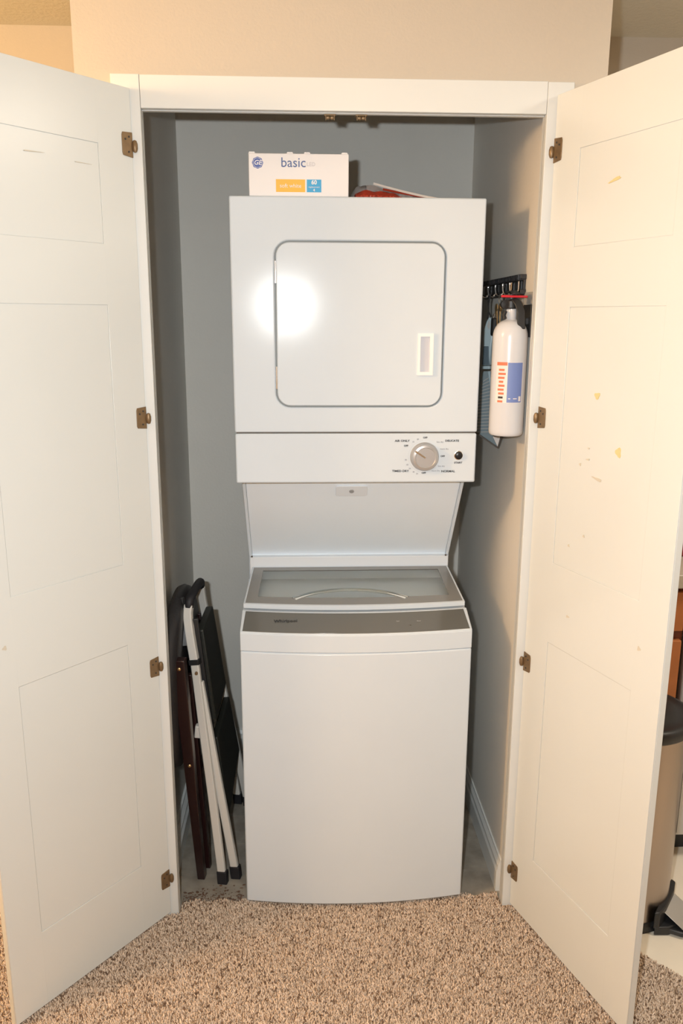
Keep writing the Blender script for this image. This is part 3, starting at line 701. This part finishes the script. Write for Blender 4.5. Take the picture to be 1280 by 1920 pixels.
# ---------------------------------------------------------------- hook rack and what hangs from it
rk = thing('hook_rack', 'black wall rack with ridged top and chrome hooks above the extinguisher', 'hook rack', (XR, 0.35, 1.645))
RY0, RY1 = 0.120, 0.575
bm = bmesh.new(); add_box(bm, (XR-0.006, RY0, 1.645), (XR-0.0003, RY1, 1.695)); obj('back_plate', bm, M_blackm, rk, bevel=0.001)
bm = bmesh.new(); add_box(bm, (XR-0.017, RY0, 1.681), (XR-0.0055, RY1, 1.696)); obj('top_rail', bm, M_blackm, rk, bevel=0.001)
for i in range(26):
    y = RY0+0.010+i*0.017; box('ridge', (XR-0.0195, y, 1.682), (XR-0.0165, y+0.008, 1.695), M_blackm, rk, bevel=0.0006)
for zz in (1.648, 1.684): box('end_clip', (XR-0.015, RY0-0.006, zz), (XR-0.001, RY0+0.001, zz+0.012), M_blackm, rk, bevel=0.001)
for y in (0.150, 0.225, 0.31, 0.40, 0.49):
    bm = bmesh.new(); P = [(XR-0.010, y, 1.680)]
    for k in range(9):
        a = math.radians(180*k/8); P.append((XR-0.021+0.011*math.cos(a)-0.0, y, 1.662-0.013*math.sin(a)))
    P.append((XR-0.033, y, 1.672)); add_tube(bm, P, 0.0027, 8); obj('hook', bm, M_chrome, rk, smooth=True)
    bm = bmesh.new(); add_lathe(bm, [(0.0005, -0.003), (0.003, -0.002), (0.003, 0.002), (0.0005, 0.003)], (XR-0.033, y, 1.674), 10, 'z'); obj('hook_tip', bm, M_chrome, rk, smooth=True)
# keys
kr = thing('key_bunch', 'bunch of brass keys on a ring hanging beside the extinguisher valve', 'keys', (XR-0.030, 0.200, 1.590))
def ring(bm, c, R, r, ax='x', n=24):
    P = []
    for k in range(n+1):
        a = 2*math.pi*k/n
        P.append(Vector(c)+Vector({'x': (0, R*math.cos(a), R*math.sin(a)), 'y': (R*math.cos(a), 0, R*math.sin(a))}[ax]))
    add_tube(bm, P, r, 6, cap=False)
bm = bmesh.new(); ring(bm, (XR-0.026, 0.205, 1.637), 0.013, 0.0011); obj('key_ring', bm, M_chrome, kr, smooth=True)
for i, (dy, ln, an) in enumerate(((0.0, 0.052, 8), (-0.010, 0.056, -4), (0.012, 0.048, 16), (-0.018, 0.05, -14))):
    bm = bmesh.new(); x = XR-0.024-0.005*i
    add_prism(bm, [(0.010*math.cos(t)*1.0, 0.010*math.sin(t)) for t in [math.radians(-70+k*20) for k in range(17)]] + [(0-0.003, -0.014), (-0.003, -ln), (0.001, -ln-0.003), (0.004, -ln), (0.003, -ln+0.006), (0.0045, -ln+0.010), (0.003, -ln+0.016), (0.0035, -0.012)], x, x+0.002, 'x')
    rm = Matrix.Translation((0, 0.205+dy, 1.616)) @ Matrix.Rotation(math.radians(an), 4, 'X')
    for v in bm.verts: v.co = rm @ v.co
    obj('key', bm, M_gold, kr)
bm = bmesh.new(); add_prism(bm, rrect(0.170, 0.196, 1.545, 1.590, 0.006, 4), XR-0.050, XR-0.040, 'x'); obj('key_fob', bm, M_black, kr, bevel=0.002)
bm = bmesh.new(); ring(bm, (XR-0.045, 0.183, 1.594), 0.007, 0.001); obj('fob_link', bm, M_chrome, kr, smooth=True)
kr.location.x -= 0.017
# dustpan hanging from its loop
dp = thing('dustpan', 'pale blue hand dustpan with ribbed slate pan hanging behind the extinguisher', 'dustpan', (XR-0.02, 0.45, 1.24))
# flat tool hanging in a vertical plane turned 45 degrees from the wall; a = along the plane, z = height
DPO = Vector((0.405, 0.400, 0)); DPA = Vector((0.7071, -0.7071, 0)); DPN = Vector((-0.7071, -0.7071, 0))
def dpf(bm):
    for v in bm.verts: x, y, z = v.co; v.co = DPO + DPA*x + DPN*y + Vector((0, 0, z))
DPO = Vector((0.39, 0.32, 0))
DH = [(0.0302, 1.5932), (0.0417, 1.5834), (0.0456, 1.5595), (0.0411, 1.5167), (0.0389, 1.4635), (0.0148, 1.4626), (0.0168, 1.5147), (0.0158, 1.5334), (0.015, 1.5591), (0.0224, 1.5805)]
bm = bmesh.new(); add_prism(bm, DH, -0.008, 0.008, 'y'); dpf(bm); obj('handle', bm, M_blueplas, dp, bevel=0.003, seg=3)
bm = bmesh.new(); add_prism(bm, [(0.0307, 1.5848), (0.0362, 1.5763), (0.0337, 1.5593), (0.0265, 1.5677)], 0.0075, 0.0088, 'y'); dpf(bm); obj('hanging_slot', bm, M_grey, dp)
bm = bmesh.new(); add_prism(bm, [(0.0182, 1.5147), (0.0344, 1.5151), (0.0388, 1.465), (0.0156, 1.464)], -0.0095, 0.0098, 'y'); dpf(bm); obj('grip_pad', bm, M_bluedark, dp, bevel=0.002)
bm = bmesh.new(); add_prism(bm, [(0.0149, 1.4611), (0.0407, 1.4622), (0.0412, 1.4535), (0.0136, 1.4523)], -0.011, 0.011, 'y'); dpf(bm); obj('neck_ring', bm, M_blueplas, dp, bevel=0.002)
bm = bmesh.new(); add_prism(bm, [(0.0174, 1.4466), (0.0363, 1.4475), (0.0853, 1.2721), (0.0752, 1.2398), (-0.0261, 1.2886), (-0.0041, 1.3881)], -0.003, 0.003, 'y'); dpf(bm); obj('pan', bm, M_slats, dp, bevel=0.001)
bm = bmesh.new(); add_bar(bm, [(p[0], 0.003, p[1]) for p in ((0.0363, 1.4475), (0.0568, 1.3598), (0.0853, 1.2721))], 0.006, 0.007, (1, 0, 0)); dpf(bm); obj('pan_edge', bm, M_blueplas, dp, bevel=0.001)
bm = bmesh.new(); add_bar(bm, [(p[0], 0.002, p[1]) for p in ((-0.0261, 1.2886), (0.0752, 1.2398), (0.0853, 1.2721))], 0.004, 0.008, (0, 0, 1)); dpf(bm); obj('pan_lip', bm, M_gap, dp)
for p, q in [((0.0188, 1.4189), (0.0373, 1.4301)), ((0.0169, 1.4101), (0.0399, 1.4211)), ((0.015, 1.4013), (0.0425, 1.412)), ((0.013, 1.3924), (0.0452, 1.4029)), ((0.0111, 1.3835), (0.0478, 1.3939)), ((0.0091, 1.3746), (0.0504, 1.3848)), ((0.0071, 1.3656), (0.0531, 1.3757)), ((0.0052, 1.3566), (0.0557, 1.3667)), ((0.0032, 1.3476), (0.0584, 1.3576)), ((0.0012, 1.3386), (0.061, 1.3485)), ((-0.0008, 1.3295), (0.0636, 1.3394)), ((-0.0028, 1.3204), (0.0663, 1.3303)), ((-0.0048, 1.3113), (0.0689, 1.3213)), ((-0.0068, 1.3022), (0.0711, 1.3121)), ((-0.0088, 1.293), (0.0717, 1.3028)), ((-0.0108, 1.2838), (0.0722, 1.2936)), ((-0.0128, 1.2746), (0.0727, 1.2842))]:
    bm = bmesh.new(); add_bar(bm, [(p[0], 0.0035, p[1]), (q[0], 0.0035, q[1])], 0.0022, 0.003, (0, 0, 1)); dpf(bm); obj('rib', bm, M_grey, dp)
bm = bmesh.new(); add_prism(bm, [(0.058, 1.2694), (0.0853, 1.2721), (0.075, 1.2428)], 0.002, 0.0055, 'y'); dpf(bm); obj('pan_corner', bm, M_lwhite, dp, bevel=0.001)
bm = bmesh.new(); add_tube(bm, [(p[0], 0.004*(i-3), p[1]) for i, p in enumerate([(0.0271, 1.5876), (0.0194, 1.6059), (0.0196, 1.6341), (0.0268, 1.6577), (0.0304, 1.6521), (0.0284, 1.627), (0.0315, 1.6017), (0.0322, 1.5876)])], 0.0018, 8); dpf(bm); obj('hanging_loop', bm, M_black, dp, smooth=True)
# ---------------------------------------------------------------- folded white step stool leaning on the left wall
st = thing('step_stool', 'folded white tube step stool with black treads leaning beside the washer', 'step stool', (-0.36, 0.3, FLZ+0.002))
G0 = FLZ+0.0036
def smooth_path(P, n=6):
    P = [Vector(p) for p in P]; out = []
    for i in range(len(P)-1):
        p0, p1, p2, p3 = P[max(i-1, 0)], P[i], P[i+1], P[min(i+2, len(P)-1)]
        for k in range(n):
            t = k/n; out.append(0.5*((2*p1)+(-p0+p2)*t+(2*p0-5*p1+4*p2-p3)*t*t+(-p0+3*p1-3*p2+p3)*t**3))
    out.append(P[-1]); return out
nf = Vector((-0.339, 0.110, G0)); ff = Vector((-0.326, 0.515, G0))
near = [nf, (-0.362, 0.128, 0.24), (-0.385, 0.147, 0.47), (-0.402, 0.160, 0.655), (-0.4145, 0.175, 0.735), (-0.4205, 0.19, 0.785), (-0.4180, 0.20, 0.812)]
far = [ff, (-0.350, 0.482, 0.22), (-0.372, 0.446, 0.45), (-0.392, 0.415, 0.64), (-0.4045, 0.390, 0.755), (-0.407, 0.372, 0.808)]
bm = bmesh.new(); add_bar(bm, smooth_path(near[:4]), 0.024, 0.014, (1, -0.25, 0)); obj('leg', bm, M_wtube, st, bevel=0.003)
bm = bmesh.new(); add_bar(bm, smooth_path(near[3:]), 0.024, 0.018, (1, -0.25, 0)); obj('handrail', bm, M_wtube, st, bevel=0.005)
bm = bmesh.new(); add_bar(bm, smooth_path(far), 0.024, 0.014, (1, -0.25, 0)); obj('leg', bm, M_wtube, st, bevel=0.003)
nr = Vector((-0.302, 0.132, G0)); fr_ = Vector((-0.292, 0.50, G0))
bm = bmesh.new(); add_bar(bm, [nr, (-0.348, 0.145, 0.30), (-0.392, 0.162, 0.60)], 0.024, 0.014, (1, -0.25, 0)); obj('leg', bm, M_wtube, st, bevel=0.003)
bm = bmesh.new(); add_bar(bm, [fr_, (-0.330, 0.46, 0.26), (-0.370, 0.43, 0.52)], 0.024, 0.014, (1, -0.25, 0)); obj('leg', bm, M_wtube, st, bevel=0.003)
for p, q in ((nf, Vector((-0.341, 0.112, 0.03))), (ff, Vector((-0.329, 0.512, 0.03))), (nr, Vector((-0.3065, 0.133, 0.03))), (fr_, Vector((-0.296, 0.497, 0.03)))):
    bm = bmesh.new(); add_bar(bm, [p-Vector((0, 0, 0.0008)), q], 0.029, 0.020, (1, -0.25, 0)); obj('foot_cap', bm, M_rubber, st, bevel=0.002)
bm = bmesh.new(); add_tube(bm, smooth_path([(-0.4182, 0.198, 0.805), (-0.4150, 0.208, 0.828), (-0.408, 0.27, 0.836), (-0.404, 0.34, 0.832), (-0.407, 0.368, 0.812)], 5), 0.0125, 12); obj('grip', bm, M_rubber, st, smooth=True)
bm = bmesh.new(); add_bar(bm, [(-0.4015, 0.159, 0.652), (-0.4035, 0.1605, 0.667)], 0.029, 0.021, (1, -0.25, 0)); obj('clip_band', bm, M_black, st, bevel=0.001)
for c in ((-0.398, 0.148, 0.630), (-0.392, 0.395, 0.700)):
    bm = bmesh.new(); add_lathe(bm, [(0.0045, -0.0035), (0.0045, 0.0), (0.0045, 0.003)], c, 12, 'y'); obj('rivet', bm, M_brass, st)
bm = bmesh.new(); add_bar(bm, [(-0.405, 0.19, 0.775), (-0.388, 0.185, 0.60), (-0.366, 0.175, 0.40)], 0.024, 0.012, (1, 0, 0)); obj('tread_arm', bm, M_black, st, bevel=0.002)
# treads hang edge-on between the rails
def slab_between(name, quad, th, m, bev=0.004):
    q = [Vector(p) for p in quad]; n_ = (q[1]-q[0]).cross(q[3]-q[0]).normalized()*th/2; bm = bmesh.new()
    A = [bm.verts.new(p-n_) for p in q]; B = [bm.verts.new(p+n_) for p in q]
    bm.faces.new(A); bm.faces.new(B[::-1])
    for i in range(4): bm.faces.new((A[i], A[(i+1) % 4], B[(i+1) % 4], B[i]))
    return obj(name, bm, m, st, bevel=bev)
slab_between('upper_tread', [(-0.392, 0.205, 0.735), (-0.384, 0.375, 0.745), (-0.356, 0.420, 0.47), (-0.362, 0.195, 0.46)], 0.022, M_tread)
slab_between('lower_tread', [(-0.362, 0.21, 0.40), (-0.348, 0.435, 0.42), (-0.322, 0.455, 0.22), (-0.334, 0.20, 0.15)], 0.020, M_tread)
bm = bmesh.new(); add_bar(bm, [(-0.372, 0.15, 0.47), (-0.366, 0.44, 0.47)], 0.018, 0.010, (0, 0, 1)); obj('cross_bar', bm, M_wtube, st, bevel=0.002)
bm = bmesh.new(); add_bar(bm, [(-0.402, 0.158, 0.432), (-0.397, 0.155, 0.47)], 0.02, 0.02, (1, 0, 0)); obj('hinge_bracket', bm, M_wtube, st, bevel=0.003)

# ---------------------------------------------------------------- folded round topped table against the left wall
ft = thing('folding_table', 'folded dark mahogany table with round black top against the left wall', 'folding table', (-0.43, 0.2, FLZ+0.002))
bm = bmesh.new(); ang = math.radians(4.0)
add_lathe(bm, [(0.235, -0.016), (0.256, -0.012), (0.262, -0.002), (0.258, 0.008), (0.235, 0.015)], (0, 0, 0), 56, 'x')
mt = Matrix.Translation((-0.4560, 0.262, 0.577)) @ Matrix.Rotation(ang*0.0, 4, 'Y') @ Matrix.Rotation(math.radians(-1.5), 4, 'Z') @ Matrix.Rotation(math.radians(1.5), 4, 'Y')
for v in bm.verts: v.co.x *= 1.35
for v in bm.verts: v.co = mt @ v.co
obj('table_top', bm, M_vinyl, ft, smooth=True, angle=60)
def leg2(name, a, b, w, t, m): 
    bm = bmesh.new(); add_bar(bm, [a, b], w, t, (1, -0.15, 0)); return obj(name, bm, m, ft, bevel=0.002)
leg2('leg', (-0.4030, 0.137, G0), (-0.4325, 0.075, 0.705), [0.022, 0.036], 0.024, M_mahog)
leg2('leg', (-0.391, 0.170, G0+0.010), (-0.426, 0.168, 0.62), [0.022, 0.030], 0.018, M_mahog)
leg2('leg', (-0.398, 0.44, G0), (-0.430, 0.44, 0.70), [0.018, 0.024], 0.020, M_mahog)
leg2('leg', (-0.384, 0.42, G0+0.01), (-0.414, 0.40, 0.66), [0.018, 0.024], 0.018, M_mahog)
bm = bmesh.new(); add_bar(bm, [(-0.427, 0.115, 0.55), (-0.423, 0.445, 0.55)], 0.026, 0.016, (0, 0, 1)); obj('rung', bm, M_mahog, ft, bevel=0.002)
bm = bmesh.new(); add_bar(bm, [(-0.405, 0.165, 0.30), (-0.402, 0.415, 0.30)], 0.024, 0.014, (0, 0, 1)); obj('rung', bm, M_mahog, ft, bevel=0.002)
for c in ((-0.4310, 0.0640, 0.680), (-0.4185, 0.0905, 0.380)):
    bm = bmesh.new(); add_lathe(bm, [(0.0046, 0.004), (0.0046, -0.0005), (0.003, -0.0020), (0.0008, -0.0024)], c, 14, 'y'); obj('screw', bm, M_gold, ft, smooth=True)
bm = bmesh.new(); add_bar(bm, [(-0.445, 0.21, 0.83), (-0.440, 0.20, 0.76), (-0.432, 0.17, 0.70)], 0.022, 0.012, (1, 0, 0)); obj('top_hinge', bm, M_blackm, ft, bevel=0.002)

# ---------------------------------------------------------------- kitchen corner at right
tc = thing('trash_can', 'round stainless step trash can with black lid outside the closet', 'trash can', (0.785, 0.0, FLZ))
TX, TY = 0.785, -0.004
bm = bmesh.new(); add_lathe(bm, [(0.126, FLZ+0.022), (0.127, 0.10), (0.128, 0.545)], (TX, TY, 0), 48, 'z'); obj('can_body', bm, M_steel, tc, smooth=True, angle=60)
bm = bmesh.new(); add_lathe(bm, [(0.133, FLZ+0.001), (0.134, FLZ+0.020), (0.129, FLZ+0.026)], (TX, TY, 0), 48, 'z'); obj('base_ring', bm, M_black, tc, smooth=True, angle=40)
bm = bmesh.new(); add_lathe(bm, [(0.137, 0.545), (0.143, 0.552), (0.145, 0.572), (0.141, 0.580), (0.130, 0.583), (0.124, 0.580), (0.100, 0.586), (0.05, 0.592), (0.005, 0.593)], (TX, TY, 0), 48, 'z'); obj('can_lid', bm, M_black, tc, smooth=True, angle=50)
bm = bmesh.new(); add_tube(bm, [(TX+0.108, TY-0.095, 0.545), (TX+0.125, TY-0.088, 0.553), (TX+0.145, TY-0.060, 0.560)], 0.006, 10); obj('lid_catch', bm, M_chrome, tc, smooth=True)
# pedal housing on the front right
a = math.radians(-38); pm = Matrix.Translation((TX, TY, FLZ)) @ Matrix.Rotation(a, 4, 'Z')
def loc(bm):
    for v in bm.verts: v.co = pm @ v.co
bm = bmesh.new(); add_prism(bm, [(0.118, -0.085), (0.150, -0.062), (0.168, -0.030), (0.168, 0.030), (0.150, 0.062), (0.118, 0.085)], 0.001, 0.026, 'z')
add_prism(bm, [(0.115, -0.085), (0.128, -0.078), (0.134, -0.04), (0.134, 0.04), (0.128, 0.078), (0.115, 0.085)], 0.02, 0.070, 'z'); loc(bm); obj('pedal_housing', bm, M_black, tc, bevel=0.003)
bm = bmesh.new(); add_prism(bm, [(0.130, 0.056), (0.182, 0.026), (0.188, 0.020)], -0.048, 0.048, 'y'); loc(bm); obj('pedal', bm, M_dish, tc, bevel=0.002)
bm = bmesh.new(); add_prism(bm, [(0.140, -0.062), (0.186, -0.055), (0.198, -0.03), (0.198, 0.03), (0.186, 0.055), (0.140, 0.062)], 0.006, 0.020, 'z'); loc(bm); obj('pedal_rim', bm, M_black, tc, bevel=0.003)

KY = 0.165
cb = thing('base_cabinet', 'cherry wood base cabinet behind the trash can', 'cabinet', (0.8, 0.45, FLZ))
box('cabinet_body', (0.60, KY+0.02, 0.09), (0.980, 0.785, 0.862), M_wooddk, cb)
box('toe_kick', (0.60, KY+0.07, FLZ+0.001), (0.980, 0.78, 0.09), M_gap, cb)
fx0, fx1 = 0.612, 0.972
def raised(name, x0, x1, z0, z1):
    bm = bmesh.new(); add_box(bm, (x0, KY, z0), (x1, KY+0.0195, z1)); o = obj(name, bm, M_wood, cb, bevel=0.003)
    return o
raised('drawer_front', fx0, fx1, 0.728, 0.845)
d = raised('cabinet_door', fx0, fx1, 0.10, 0.700)
box('door_panel_groove', (fx0+0.05, KY-0.0006, 0.15), (fx1-0.05, KY+0.001, 0.645), M_wooddk, d)
box('raised_panel', (fx0+0.058, KY-0.003, 0.158), (fx1-0.058, KY+0.0005, 0.637), M_wood, d, bevel=0.002)
for z_, p in ((0.787, None),):
    bm = bmesh.new(); add_lathe(bm, [(0.006, KY), (0.006, KY-0.012), (0.013, KY-0.018), (0.010, KY-0.024)], (0.79, 0, z_), 18, 'y'); obj('drawer_knob', bm, M_brass, cb, smooth=True)
ct = box('countertop', (0.59, KY-0.025, 0.8635), (1.70, 0.788, 0.903), M_counter, bevel=0.003); recenter(ct); tag(ct, 'grey beige laminate countertop over the cherry cabinet and dishwasher', 'countertop')
dw = thing('dishwasher', 'pale steel dishwasher right of the cherry cabinet', 'dishwasher', (1.28, 0.45, FLZ))
box('tub_casing', (0.986, KY+0.03, 0.06), (1.58, 0.78, 0.862), M_grey, dw)
box('front_panel', (0.984, KY-0.005, 0.075), (1.582, KY+0.0295, 0.735), M_dish, dw, bevel=0.006)
box('control_strip', (0.984, KY-0.005, 0.741), (1.582, KY+0.0295, 0.858), M_dish, dw, bevel=0.004)
box('kick_plate', (0.986, KY+0.06, FLZ+0.001), (1.58, KY+0.09, 0.06), M_black, dw)
for k in range(4): box('edge_rib', (0.990+k*0.008, KY-0.008, 0.085), (0.994+k*0.008, KY-0.004, 0.725), M_dish, dw, bevel=0.001)
bm = bmesh.new(); add_lathe(bm, [(0.04, 0.904), (0.045, 0.91), (0.045, 1.06), (0.040, 1.075), (0.02, 1.085)], (1.02, 0.36, 0), 28, 'z'); o = obj('canister', bm, mat('crimson_glaze', (0.28, 0.01, 0.02), 0.3), smooth=True); recenter(o); tag(o, 'dark red canister standing on the grey countertop at the right edge', 'canister')
struct(box('wall_backsplash', (WX1+0.004, RF-0.006, 0.905), (RR, RF, 1.05), M_counter))
